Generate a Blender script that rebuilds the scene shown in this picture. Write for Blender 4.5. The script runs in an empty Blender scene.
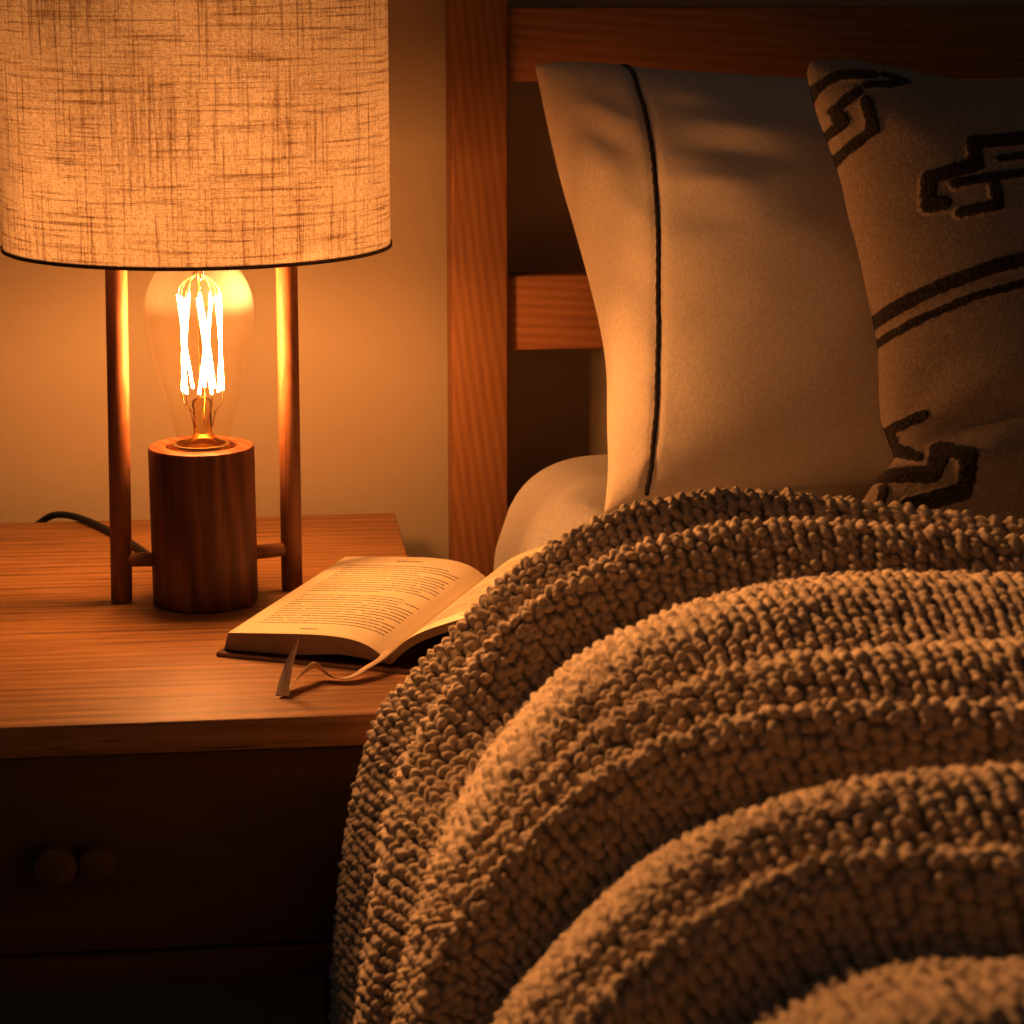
import bpy, bmesh, math, random
import numpy as np
from mathutils import Vector, Matrix

random.seed(3)
rng = np.random.default_rng(7)
SC = bpy.context.scene
COL = SC.collection
PI = math.pi

# ------------------------------------------------------------------ materials
class NT:
    """small helper round one material's node tree"""
    def __init__(self, name):
        self.m = bpy.data.materials.new(name)
        self.m.use_nodes = True
        self.t = self.m.node_tree
        for n in list(self.t.nodes):
            self.t.nodes.remove(n)
        self.out = self.t.nodes.new('ShaderNodeOutputMaterial')
    def n(self, kind, **kw):
        nd = self.t.nodes.new(kind)
        for k, v in kw.items():
            setattr(nd, k, v)
        return nd
    def put(self, sock, v):
        if isinstance(v, bpy.types.NodeSocket):
            self.t.links.new(v, sock)
        elif v is not None:
            if isinstance(v, (tuple, list)) and len(v) == 3 and sock.type == 'RGBA':
                v = (*v, 1)
            sock.default_value = v
    def math(self, op, a, b=None, c=None, clamp=False):
        nd = self.n('ShaderNodeMath', operation=op, use_clamp=clamp)
        self.put(nd.inputs[0], a)
        if b is not None: self.put(nd.inputs[1], b)
        if c is not None: self.put(nd.inputs[2], c)
        return nd.outputs[0]
    def noise(self, vec, scale=5, detail=2, rough=.5, dist=0., out='Fac'):
        nd = self.n('ShaderNodeTexNoise')
        self.put(nd.inputs['Vector'], vec)
        nd.inputs['Scale'].default_value = scale
        nd.inputs['Detail'].default_value = detail
        nd.inputs['Roughness'].default_value = rough
        nd.inputs['Distortion'].default_value = dist
        return nd.outputs[out]
    def mapping(self, vec, scale=(1, 1, 1), loc=(0, 0, 0), rot=(0, 0, 0)):
        nd = self.n('ShaderNodeMapping')
        self.put(nd.inputs['Vector'], vec)
        nd.inputs['Scale'].default_value = scale
        nd.inputs['Location'].default_value = loc
        nd.inputs['Rotation'].default_value = rot
        return nd.outputs[0]
    def coord(self, which='Object'):
        return self.n('ShaderNodeTexCoord').outputs[which]
    def mix(self, f, a, b):
        nd = self.n('ShaderNodeMix', data_type='RGBA')
        self.put(nd.inputs[0], f)
        self.put(nd.inputs[6], a)
        self.put(nd.inputs[7], b)
        return nd.outputs[2]
    def ramp(self, f, stops):
        nd = self.n('ShaderNodeValToRGB')
        self.put(nd.inputs[0], f)
        e = nd.color_ramp.elements
        while len(e) < len(stops): e.new(.5)
        for k, (p, c) in enumerate(stops):
            e[k].position = p
            e[k].color = (*c, 1) if len(c) == 3 else c
        return nd.outputs[0]
    def smooth(self, f, a, b):
        nd = self.n('ShaderNodeMapRange', interpolation_type='SMOOTHSTEP')
        self.put(nd.inputs[0], f)
        nd.inputs[1].default_value = a
        nd.inputs[2].default_value = b
        return nd.outputs[0]
    def bump(self, h, strength=.3, dist=.001):
        nd = self.n('ShaderNodeBump')
        self.put(nd.inputs['Height'], h)
        nd.inputs['Strength'].default_value = strength
        nd.inputs['Distance'].default_value = dist
        return nd.outputs[0]
    def principled(self, col, rough=.6, normal=None, spec=.5, metal=0., sheen=0., **kw):
        nd = self.n('ShaderNodeBsdfPrincipled')
        self.put(nd.inputs['Base Color'], col)
        self.put(nd.inputs['Roughness'], rough)
        nd.inputs['Specular IOR Level'].default_value = spec
        nd.inputs['Metallic'].default_value = metal
        nd.inputs['Sheen Weight'].default_value = sheen
        if normal is not None: self.put(nd.inputs['Normal'], normal)
        return nd.outputs[0]
    def done(self, shader):
        self.t.links.new(shader, self.out.inputs['Surface'])
        return self.m

def wood(name, dark, mid, light, axis=0, rough=.45, ring=.5, fine=1., spec=.35, ringscale=14, seed=0., streak=6., ringn=75., stretch=.16, grain=(0, 0, 0)):
    """timber: long pores and streaks along `axis` over broad growth-ring bands"""
    k = NT(name)
    co = k.coord()
    st = [1., 1., 1.]
    st[axis] = .045
    v = k.mapping(co, scale=tuple(st), loc=(seed, seed * 1.7, seed * .6))
    st2 = [1., 1., 1.]
    st2[axis] = stretch
    v2 = k.mapping(co, scale=tuple(st2), loc=(seed * .3, seed, seed * 2.1))
    warp = k.noise(v2, 9, 2, .5)
    band = k.noise(v2, ringscale, 1.5, .5, .4)
    dot = k.n('ShaderNodeVectorMath', operation='DOT_PRODUCT')
    k.put(dot.inputs[0], co); dot.inputs[1].default_value = grain
    rings = k.math('SINE', k.math('ADD', k.math('ADD', k.math('MULTIPLY', band, ringn), k.math('MULTIPLY', warp, 6.)), dot.outputs['Value']))
    rings = k.math('ADD', k.math('MULTIPLY', rings, .38), .4)
    streaks = k.noise(v, streak * 30, 5, .74, .2)
    pores = k.noise(v, streak * 110, 3, .7)
    t = k.math('ADD', k.math('MULTIPLY', k.math('SUBTRACT', streaks, .5), 1.1 * fine), .5)
    t = k.math('ADD', t, k.math('MULTIPLY', k.math('SUBTRACT', rings, .4), ring))
    t = k.math('ADD', t, k.math('MULTIPLY', k.math('SUBTRACT', warp, .5), .5), clamp=True)
    col = k.ramp(t, [(0.08, dark), (.5, mid), (.92, light)])
    pm = k.smooth(pores, .60, .74)
    col = k.mix(k.math('MULTIPLY', pm, .45 * fine), col, tuple(c * .45 for c in dark))
    h = k.math('SUBTRACT', k.math('MULTIPLY', streaks, .6), k.math('MULTIPLY', pm, .5))
    return k.done(k.principled(col, k.math('ADD', rough, k.math('MULTIPLY', streaks, .15)), k.bump(h, .25, .0006), spec))

def cloth(name, col, col2, weave=900., bump=.25, sheen=.2, mottled=8.):
    k = NT(name)
    co = k.coord()
    a = k.noise(k.mapping(co, (1, 1, .25)), weave, 2, .6)
    b = k.noise(k.mapping(co, (.25, 1, 1)), weave, 2, .6)
    w = k.math('ADD', a, b)
    c = k.mix(k.noise(co, mottled, 3, .6), col, col2)
    c = k.mix(k.smooth(w, .75, 1.3), tuple(x * .86 for x in col), c)
    return k.done(k.principled(c, .92, k.bump(w, bump, .0006), .1, sheen=sheen))

def plain(name, col, rough=.5, spec=.4, metal=0., bumpscale=None, bump=.1):
    k = NT(name)
    co = k.coord()
    nz = k.noise(co, bumpscale or 60, 3, .6)
    c = k.mix(nz, tuple(x * .88 for x in col), tuple(min(1, x * 1.1) for x in col))
    return k.done(k.principled(c, rough, k.bump(nz, bump, .0006), spec, metal))

M = {}
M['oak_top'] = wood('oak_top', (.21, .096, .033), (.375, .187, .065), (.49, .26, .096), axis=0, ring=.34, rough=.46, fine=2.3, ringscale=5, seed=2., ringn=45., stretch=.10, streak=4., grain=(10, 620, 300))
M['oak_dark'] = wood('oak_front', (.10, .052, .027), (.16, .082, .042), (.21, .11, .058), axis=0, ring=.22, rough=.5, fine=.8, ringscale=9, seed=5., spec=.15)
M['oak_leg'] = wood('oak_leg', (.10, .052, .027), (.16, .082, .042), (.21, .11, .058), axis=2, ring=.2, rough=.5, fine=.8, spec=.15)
M['pine_post'] = wood('bed_post_wood', (.18, .073, .022), (.28, .122, .037), (.36, .172, .057), axis=2, ring=.42, rough=.5, fine=.9, ringscale=5, seed=1.3, ringn=34., stretch=.16, grain=(900, 700, 110))
M['pine_rail'] = wood('bed_rail_wood', (.24, .095, .03), (.36, .155, .05), (.46, .215, .075), axis=0, ring=.36, rough=.5, fine=.9, ringscale=5, seed=3.1, ringn=40., stretch=.12, grain=(60, 500, 800))
M['walnut'] = wood('walnut', (.085, .030, .013), (.17, .062, .026), (.27, .105, .045), axis=2, ring=.62, rough=.38, fine=1.2, ringscale=14, seed=.4, ringn=34., stretch=.25, grain=(520, 260, 40))
M['walnut_rod'] = wood('walnut_rod', (.16, .065, .028), (.27, .115, .05), (.36, .165, .075), axis=2, ring=.3, rough=.42, fine=.8, ringscale=30, seed=.9)
M['floor'] = wood('floorboards', (.09, .04, .018), (.15, .068, .03), (.2, .095, .042), axis=1, ring=.3, rough=.5, fine=.7, ringscale=6)
M['black'] = plain('black_plastic', (.012, .011, .010), .45, .4)
M['brass'] = plain('brass', (.62, .42, .18), .3, .5, 1.)
M['cotton'] = cloth('white_cotton', (.82, .73, .60), (.88, .79, .66), 850, .18, .15)
M['sheet'] = cloth('white_sheet', (.74, .69, .61), (.80, .75, .67), 700, .22, .15)
M['piping'] = cloth('charcoal_piping', (.055, .042, .034), (.08, .06, .05), 900, .5, .1)
M['ribbon'] = cloth('ribbon_satin', (.78, .62, .43), (.84, .69, .50), 1500, .2, .4)
M['cover'] = plain('maroon_cover', (.085, .018, .014), .5, .3, 0, 300)
M['cover_edge'] = plain('cover_board', (.36, .25, .16), .6, .3, 0, 300)

def wall_paint():
    k = NT('warm_wall_paint')
    co = k.coord()
    a = k.noise(co, 1.3, 4, .55)
    c = k.mix(a, (.46, .37, .25), (.54, .44, .30))
    return k.done(k.principled(c, .85, k.bump(k.noise(co, 260, 3, .6), .12, .0008), .15))
M['wall'] = wall_paint()

def page_block():
    k = NT('page_edges')
    co = k.coord('UV')
    a = k.noise(k.mapping(co, (2., 60., 1)), 4, 3, .7)
    c = k.ramp(a, [(.3, (.22, .14, .075)), (.5, (.45, .33, .20)), (.7, (.62, .48, .31))])
    return k.done(k.principled(c, .8, k.bump(a, .5, .0006), .2))
M['edges'] = page_block()

def printed_page(name, rows, breaks, seed, short):
    """paper with ragged rows of tiny unreadable print; u runs with the lines, v from foot to head"""
    k = NT(name)
    uv = k.coord('UV')
    sep = k.n('ShaderNodeSeparateXYZ'); k.put(sep.inputs[0], uv)
    u, v = sep.outputs[0], sep.outputs[1]
    r = k.math('MULTIPLY', k.math('SUBTRACT', .885, v), rows / .77)
    row = k.math('FLOOR', r)
    fr = k.math('FRACT', r)
    wn = k.n('ShaderNodeTexWhiteNoise', noise_dimensions='1D'); k.put(wn.inputs['W'], k.math('ADD', row, seed))
    rnd = wn.outputs['Value']
    # length of every line: mostly full, a few short
    length = k.math('SUBTRACT', .90, k.math('MULTIPLY', k.math('POWER', rnd, short), .42))
    inrow = k.math('MULTIPLY', k.math('GREATER_THAN', fr, .36), k.math('LESS_THAN', fr, .68))
    intext = k.math('MULTIPLY', k.math('GREATER_THAN', u, .10), k.math('LESS_THAN', u, length))
    inblock = k.math('MULTIPLY', k.math('GREATER_THAN', r, 0.), k.math('LESS_THAN', r, float(rows)))
    m = k.math('MULTIPLY', k.math('MULTIPLY', inrow, intext), inblock)
    for b in breaks:
        m = k.math('MULTIPLY', m, k.math('SUBTRACT', 1., k.math('COMPARE', row, float(b), .4)))
    cw = k.n('ShaderNodeCombineXYZ')
    k.put(cw.inputs[0], k.math('MULTIPLY', u, 26.)); k.put(cw.inputs[1], k.math('MULTIPLY', row, 7.31)); cw.inputs[2].default_value = seed
    words = k.math('GREATER_THAN', k.noise(cw.outputs[0], 1., 1, .5), .33)
    cl = k.n('ShaderNodeCombineXYZ')
    k.put(cl.inputs[0], k.math('MULTIPLY', u, 170.)); k.put(cl.inputs[1], k.math('MULTIPLY', r, 3.2)); cl.inputs[2].default_value = seed
    letters = k.smooth(k.noise(cl.outputs[0], 1., 1, .5), .30, .52)
    m = k.math('MULTIPLY', k.math('MULTIPLY', m, words), letters)
    # running head at the top of the page
    head = k.math('MULTIPLY', k.math('COMPARE', v, .935, .006), k.math('COMPARE', u, .5, .09))
    foot = k.math('MULTIPLY', k.math('COMPARE', v, .062, .006), k.math('COMPARE', u, .47, .055))
    m = k.math('MAXIMUM', m, k.math('MULTIPLY', k.math('ADD', head, foot), letters))
    co = k.coord()
    fib = k.noise(co, 900, 3, .6)
    paper = k.mix(fib, (.82, .70, .50), (.88, .77, .57))
    c = k.mix(k.math('MULTIPLY', m, .92), paper, (.09, .055, .03))
    return k.done(k.principled(c, .8, k.bump(fib, .08, .0003), .2))
M['page_left'] = printed_page('printed_page_left', 27, (13,), 3.0, 7.)
M['page_right'] = printed_page('printed_page_right', 27, (9, 18), 21.0, 7.)

def linen_shade():
    k = NT('linen_shade')
    uv = k.coord('UV')                                     # metres round / metres up
    fine_h = k.noise(k.mapping(uv, (240, 1500, 1)), 1, 2, .6)
    fine_v = k.noise(k.mapping(uv, (1500, 240, 1)), 1, 2, .6)
    slub_h = k.noise(k.mapping(uv, (16, 420, 1)), 1, 3, .62, .25)
    slub_v = k.noise(k.mapping(uv, (420, 13, 1), loc=(4, 2, 0)), 1, 3, .62, .25)
    sh = k.smooth(slub_h, .47, .82)
    sv = k.smooth(slub_v, .47, .82)
    fine = k.math('ADD', k.smooth(fine_h, .42, .66), k.smooth(fine_v, .42, .66))
    big = k.noise(uv, 14, 3, .6)
    t = k.math('ADD', k.math('MULTIPLY', sh, .85), k.math('MULTIPLY', sv, .80))
    t = k.math('ADD', t, k.math('MULTIPLY', fine, .27))
    t = k.math('ADD', t, k.math('MULTIPLY', k.math('SUBTRACT', big, .5), .35), clamp=True)
    tr = k.ramp(t, [(.0, (.31, .27, .215)), (.35, (.20, .160, .115)), (1., (.085, .050, .026))])
    df = k.ramp(t, [(.0, (.46, .38, .28)), (1., (.24, .17, .11))])
    b = k.bump(t, .35, .0008)
    d = k.n('ShaderNodeBsdfDiffuse'); k.put(d.inputs['Color'], df); k.put(d.inputs['Normal'], b)
    tl = k.n('ShaderNodeBsdfTranslucent'); k.put(tl.inputs['Color'], tr); k.put(tl.inputs['Normal'], b)
    mx = k.n('ShaderNodeMixShader'); mx.inputs[0].default_value = .55
    k.t.links.new(d.outputs[0], mx.inputs[1]); k.t.links.new(tl.outputs[0], mx.inputs[2])
    return k.done(mx.outputs[0])
M['shade'] = linen_shade()
M['trim'] = cloth('shade_trim', (.14, .085, .045), (.18, .11, .06), 900, .3, .1)

def thin_glass(name, tint, strength=1.0, refl_z=None):
    """thin blown glass: clear through, with Fresnel glints on the rim"""
    k = NT(name)
    lw = k.n('ShaderNodeLayerWeight'); lw.inputs['Blend'].default_value = .22
    tr = k.n('ShaderNodeBsdfTransparent')
    k.put(tr.inputs['Color'], k.mix(k.math('POWER', lw.outputs['Facing'], 5.), tint, tuple(c * .48 for c in tint)))
    gl = k.n('ShaderNodeBsdfGlossy'); gl.inputs['Roughness'].default_value = .03
    k.put(gl.inputs['Color'], (1, .95, .88))
    mx = k.n('ShaderNodeMixShader')
    k.put(mx.inputs[0], k.math('MULTIPLY', k.math('POWER', lw.outputs['Fresnel'], 4.), strength, clamp=True))
    k.t.links.new(tr.outputs[0], mx.inputs[1]); k.t.links.new(gl.outputs[0], mx.inputs[2])
    last = mx.outputs[0]
    if refl_z is not None:
        # painted haze: lampshade reflection on the crown, fine speckle for the glow inside
        co = k.coord()
        sep = k.n('ShaderNodeSeparateXYZ'); k.put(sep.inputs[0], co)
        crown = k.smooth(sep.outputs[2], refl_z - .005, refl_z + .012)
        inner_glow = k.math('MULTIPLY', k.smooth(k.noise(co, 700, 3, .7), .5, .75), .0040)
        f = k.math('ADD', k.math('MULTIPLY', crown, .022), k.math('ADD', inner_glow, .0020))
        tl = k.n('ShaderNodeBsdfTranslucent'); k.put(tl.inputs['Color'], (.95, .92, .88))
        m2 = k.n('ShaderNodeMixShader'); k.put(m2.inputs[0], f)
        k.t.links.new(last, m2.inputs[1]); k.t.links.new(tl.outputs[0], m2.inputs[2])
        last = m2.outputs[0]
    return k.done(last)
M['glass'] = thin_glass('bulb_glass', (.985, .95, .87), .10, .660 + .096 - .55)
M['stem_glass'] = thin_glass('stem_glass', (.93, .82, .62), .9)

LIGHT = (1.0, .44, .148)
def glow(name, strength):
    k = NT(name)
    e = k.n('ShaderNodeEmission')
    e.inputs['Color'].default_value = (*LIGHT, 1)
    e.inputs['Strength'].default_value = strength
    return k.done(e.outputs[0])
FIL = 225.
M['filament'] = glow('hot_filament', FIL)

def wool(name, c1, c2):
    k = NT(name)
    co = k.coord()
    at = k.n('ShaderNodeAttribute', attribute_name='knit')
    a = k.noise(co, 420, 4, .7)
    b = k.noise(co, 22, 3, .6)
    c = k.mix(k.smooth(a, .3, .7), c1, c2)
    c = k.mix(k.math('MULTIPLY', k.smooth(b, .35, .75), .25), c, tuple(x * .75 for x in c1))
    c = k.mix(k.smooth(at.outputs['Fac'], .0, .45), tuple(x * .5 for x in c1), c)  # shade between stitches put into the colour: gaps darkened
    f = k.noise(co, 1500, 3, .7)
    return k.done(k.principled(c, .95, k.bump(k.math('ADD', a, f), .55, .0011), .08, sheen=.25))
M['fuzz'] = plain('wool_hair', (.56, .45, .32), .9, .1)
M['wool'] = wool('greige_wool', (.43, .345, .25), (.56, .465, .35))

def cushion_cloth():
    k = NT('cushion_weave')
    co = k.coord()
    at = k.n('ShaderNodeAttribute', attribute_name='motif')
    a = k.noise(k.mapping(co, (1, 1, .4)), 700, 2, .6)
    b = k.noise(k.mapping(co, (.4, 1, 1)), 700, 2, .6)
    w = k.math('ADD', a, b)
    base = k.mix(k.smooth(w, .8, 1.25), (.34, .26, .18), (.47, .375, .27))
    tuft = k.noise(co, 480, 3, .7)
    dark = k.mix(k.smooth(tuft, .4, .68), (.025, .018, .014), (.10, .072, .05))
    edge = k.math('ADD', at.outputs['Fac'], k.math('MULTIPLY', k.math('SUBTRACT', tuft, .5), .9))
    c = k.mix(k.smooth(edge, .38, .62), base, dark)
    h = k.math('ADD', w, k.math('MULTIPLY', k.math('MULTIPLY', tuft, at.outputs['Fac']), 2.))
    return k.done(k.principled(c, .95, k.bump(h, .5, .0011), .08, sheen=.2))
M['cushion'] = cushion_cloth()

# ------------------------------------------------------------------ mesh helpers
def link(name, me, mat, parent=None):
    o = bpy.data.objects.new(name, me)
    COL.objects.link(o)
    if mat is not None: me.materials.append(mat)
    if parent is not None:
        o.parent = parent
    return o

def thing(name, loc, label, cat, group=None):
    o = bpy.data.objects.new(name, None)
    o.empty_display_size = .05
    COL.objects.link(o)
    o.location = loc
    o['label'] = label; o['category'] = cat
    if group: o['group'] = group
    return o

def bm_obj(name, bm, mat, parent=None, smooth=True, angle=40):
    """bmesh in WORLD coordinates -> object; shifted to the parent's base"""
    if parent is not None:
        off = Vector(parent.location) if parent.parent is None else Vector(parent.parent.location)
        for v in bm.verts: v.co -= off
    bmesh.ops.recalc_face_normals(bm, faces=bm.faces)
    me = bpy.data.meshes.new(name)
    bm.to_mesh(me); bm.free()
    for p in me.polygons: p.use_smooth = smooth
    o = link(name, me, mat, parent)
    if smooth:
        try: me.set_sharp_from_angle(angle=math.radians(angle))
        except Exception: pass
    return o

def box(bm, x0, x1, y0, y1, z0, z1, bevel=.002, seg=2):
    vs = [bm.verts.new((x, y, z)) for z in (z0, z1) for y in (y0, y1) for x in (x0, x1)]
    fs = [(0, 2, 3, 1), (4, 5, 7, 6), (0, 1, 5, 4), (2, 6, 7, 3), (0, 4, 6, 2), (1, 3, 7, 5)]
    faces = [bm.faces.new([vs[i] for i in f]) for f in fs]
    if bevel > 0:
        es = list({e for f in faces for e in f.edges})
        bmesh.ops.bevel(bm, geom=es, offset=bevel, segments=seg, profile=.5, affect='EDGES')

def lathe(bm, prof, cx, cy, seg=64, axis=None, close=False):
    """revolve (r, z) profile round a vertical line"""
    rings = []
    for r, z in prof:
        if r < 1e-6:
            rings.append([bm.verts.new((cx, cy, z))])
        else:
            rings.append([bm.verts.new((cx + r * math.cos(2 * PI * i / seg), cy + r * math.sin(2 * PI * i / seg), z)) for i in range(seg)])
    for a, b in zip(rings, rings[1:]):
        for i in range(seg):
            j = (i + 1) % seg
            if len(a) == 1 and len(b) == 1: continue
            if len(a) == 1: bm.faces.new((a[0], b[i], b[j]))
            elif len(b) == 1: bm.faces.new((a[i], a[j], b[0]))
            else: bm.faces.new((a[i], a[j], b[j], b[i]))

def tube(bm, pts, rad, seg=12, cap=True, closed=False):
    P = [Vector(p) for p in pts]
    n = len(P)
    rads = rad if isinstance(rad, (list, tuple)) else [rad] * n
    prev = None
    rings = []
    for i in range(n):
        a = P[i - 1] if (i > 0 or closed) else P[i]
        b = P[(i + 1) % n] if (i < n - 1 or closed) else P[i]
        t = (b - a).normalized()
        if prev is None:
            up = Vector((0, 0, 1)) if abs(t.z) < .9 else Vector((1, 0, 0))
            nrm = (up - t * up.dot(t)).normalized()
        else:
            nrm = (prev - t * prev.dot(t)).normalized()
        prev = nrm
        bi = t.cross(nrm)
        rings.append([bm.verts.new(P[i] + (nrm * math.cos(2 * PI * k / seg) + bi * math.sin(2 * PI * k / seg)) * rads[i]) for k in range(seg)])
    m = n if closed else n - 1
    for i in range(m):
        a, b = rings[i], rings[(i + 1) % n]
        for k in range(seg):
            bm.faces.new((a[k], a[(k + 1) % seg], b[(k + 1) % seg], b[k]))
    if cap and not closed:
        bm.faces.new(rings[0][::-1]); bm.faces.new(rings[-1])

def spline(pts, n):
    """Catmull-Rom through pts"""
    P = np.array(pts, float)
    Q = np.vstack([2 * P[0] - P[1], P, 2 * P[-1] - P[-2]])
    out = []
    m = len(P) - 1
    for t in np.linspace(0, m, n):
        i = min(int(t), m - 1); f = t - i
        a, b, c, d = Q[i], Q[i + 1], Q[i + 2], Q[i + 3]
        out.append(.5 * (2 * b + (c - a) * f + (2 * a - 5 * b + 4 * c - d) * f * f + (3 * b - a - 3 * c + d) * f ** 3))
    return np.array(out)

def resample(P, n):
    P = np.array(P, float)
    s = np.r_[0, np.cumsum(np.linalg.norm(np.diff(P, axis=0), axis=1))]
    t = np.linspace(0, s[-1], n)
    return np.stack([np.interp(t, s, P[:, k]) for k in range(P.shape[1])], 1)

def grid_faces(nu, nv, flip=False, base=0):
    i = np.arange(nu - 1)[:, None]; j = np.arange(nv - 1)[None, :]
    a = (i * nv + j); b = ((i + 1) * nv + j); c = b + 1; d = a + 1
    f = np.stack([a, b, c, d], -1).reshape(-1, 4)
    if flip: f = f[:, ::-1]
    return f + base

def np_mesh(name, V, F, uv=None, attrs=None):
    me = bpy.data.meshes.new(name)
    V = np.ascontiguousarray(V, np.float32); F = np.ascontiguousarray(F, np.int32)
    me.vertices.add(len(V)); me.vertices.foreach_set('co', V.ravel())
    me.loops.add(F.size); me.loops.foreach_set('vertex_index', F.ravel())
    me.polygons.add(len(F))
    me.polygons.foreach_set('loop_start', np.arange(0, F.size, F.shape[1], dtype=np.int32))
    me.polygons.foreach_set('use_smooth', np.ones(len(F), bool))
    me.update(calc_edges=True)
    if uv is not None:
        l = me.uv_layers.new(name='UVMap')
        l.data.foreach_set('uv', np.ascontiguousarray(uv[F.ravel()], np.float32).ravel())
    for k, a in (attrs or {}).items():
        at = me.attributes.new(k, 'FLOAT', 'POINT')
        at.data.foreach_set('value', np.ascontiguousarray(a, np.float32))
    me.validate()
    return me

def np_obj(name, V, F, mat, parent=None, uv=None, attrs=None):
    V = np.array(V, float)
    if parent is not None:
        p = parent if parent.parent is None else parent.parent
        V = V - np.array(p.location)
    return link(name, np_mesh(name, V, F, uv, attrs), mat, parent)

def structure(o, ):
    o['kind'] = 'structure'
    return o

def wobble(X, Y, freqs, amp, seed):
    """smooth random undulation of two coordinates"""
    r = np.random.default_rng(seed)
    o = np.zeros_like(X)
    for f in freqs:
        for _ in range(3):
            a = r.uniform(0, 2 * PI); p = r.uniform(0, 2 * PI)
            o += np.sin((X * math.cos(a) + Y * math.sin(a)) * f + p) * (1. / f)
    return amp * o * freqs[0] / 3.

# ------------------------------------------------------------------ room
bm = bmesh.new(); box(bm, -2.2, 2.6, 1.93, 2.03, 0, 2.5, 0)
structure(bm_obj('wall_back', bm, M['wall'], None, False))
bm = bmesh.new(); box(bm, -2.2, 2.6, -2.2, 2.03, -.05, 0, 0)
structure(bm_obj('floor', bm, M['floor'], None, False))

# ------------------------------------------------------------------ nightstand
TX0, TX1, TY0, TY1, TZ = -.36, .126, 1.358, 1.882, .55
ns = thing('nightstand', (-.117, 1.62, 0), 'oak nightstand with one closed drawer standing beside the bed', 'nightstand')
bm = bmesh.new(); box(bm, TX0, TX1, TY0, TY1, TZ - .0195, TZ, .0018, 3)
bm_obj('tabletop', bm, M['oak_top'], ns)['label'] = 'lit honey oak top board'
bm = bmesh.new(); box(bm, TX0 + .004, TX1 - .004, TY0 + .010, TY0 + .030, .4035, .5275, .0015)
drawer = bm_obj('drawer', bm, M['oak_dark'], ns)
# two-lobed turned pull
bm = bmesh.new()
prof = [(.0, 0), (.0055, 0), (.0055, .006), (.0085, .009), (.0125, .013), (.0138, .018), (.0125, .0225), (.008, .025), (0, .0255)]
def pull(cx, cz, s):
    b2 = bmesh.new(); lathe(b2, [(r * s, z * s) for r, z in prof], 0, 0, 32)
    me = bpy.data.meshes.new('tmp'); b2.to_mesh(me); b2.free()
    n0 = len(bm.verts); bm.from_mesh(me); bpy.data.meshes.remove(me)
    bm.verts.ensure_lookup_table()
    for v in bm.verts[n0:]:
        x, y, z = v.co
        v.co = (cx + x, TY0 + .010 - z, cz + y)
pull(-.112, .4655, .95); pull(-.088, .4655, .82)
bm_obj('knob', bm, M['oak_leg'], drawer)
bm = bmesh.new(); box(bm, TX0 + .002, TX1 - .002, TY0 + .008, TY0 + .030, .381, .401, .0015)
bm_obj('front_rail', bm, M['oak_dark'], ns)
for x0, x1 in ((TX0 + .002, TX0 + .02), (TX1 - .02, TX1 - .002)):
    bm = bmesh.new(); box(bm, x0, x1, TY0 + .0305, TY1 - .004, .381, TZ - .020, .0015)
    bm_obj('side_panel', bm, M['oak_dark'], ns)
bm = bmesh.new(); box(bm, TX0 + .021, TX1 - .021, TY1 - .02, TY1 - .006, .381, TZ - .020, .001)
bm_obj('back_panel', bm, M['oak_dark'], ns)
bm = bmesh.new(); box(bm, TX0 + .021, TX1 - .021, TY0 + .031, TY1 - .021, .383, .395, .001)
bm_obj('bottom_panel', bm, M['oak_dark'], ns)
for sx, sy in ((0, 0), (1, 0), (0, 1), (1, 1)):
    x = TX0 + .03 if not sx else TX1 - .052
    y = TY0 + .03 if not sy else TY1 - .03
    bm = bmesh.new()
    tube(bm, [(x, y, .3805), (x, y, .2), (x, y, 0)], [.017, .015, .011], 20)
    bm_obj('leg', bm, M['oak_leg'], ns)

# ------------------------------------------------------------------ table lamp
LX, LY = -.0235, 1.628
SXc, SYc, SR, SZ0, SZ1 = -.0215, 1.645, .1305, .7965, 1.035
lamp = thing('table_lamp', (LX, LY, TZ), 'table lamp with linen drum shade, glowing filament bulb and walnut cylinder base on the nightstand', 'lamp')
bm = bmesh.new()
BR, BZ = .0363, .6607
lathe(bm, [(0, TZ + .0003), (BR - .0015, TZ + .0003), (BR, TZ + .002), (BR, BZ - .0025), (BR - .0008, BZ - .0006), (BR - .0028, BZ), (.0252, BZ), (.0244, BZ - .001), (.0242, BZ - .012), (0, BZ - .012)], LX, LY, 96)
bm_obj('base', bm, M['walnut'], lamp, True, 35)['label'] = 'dark walnut cylinder base'
bm = bmesh.new()
lathe(bm, [(0, BZ - .0118), (.0200, BZ - .0118), (.0204, BZ - .001), (.0196, BZ + .0012), (.0170, BZ + .0014), (.0168, BZ - .003), (0, BZ - .003)], LX, LY, 64)
bm_obj('socket', bm, M['brass'], lamp, True, 35)['label'] = 'brass lamp socket ring'
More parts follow.
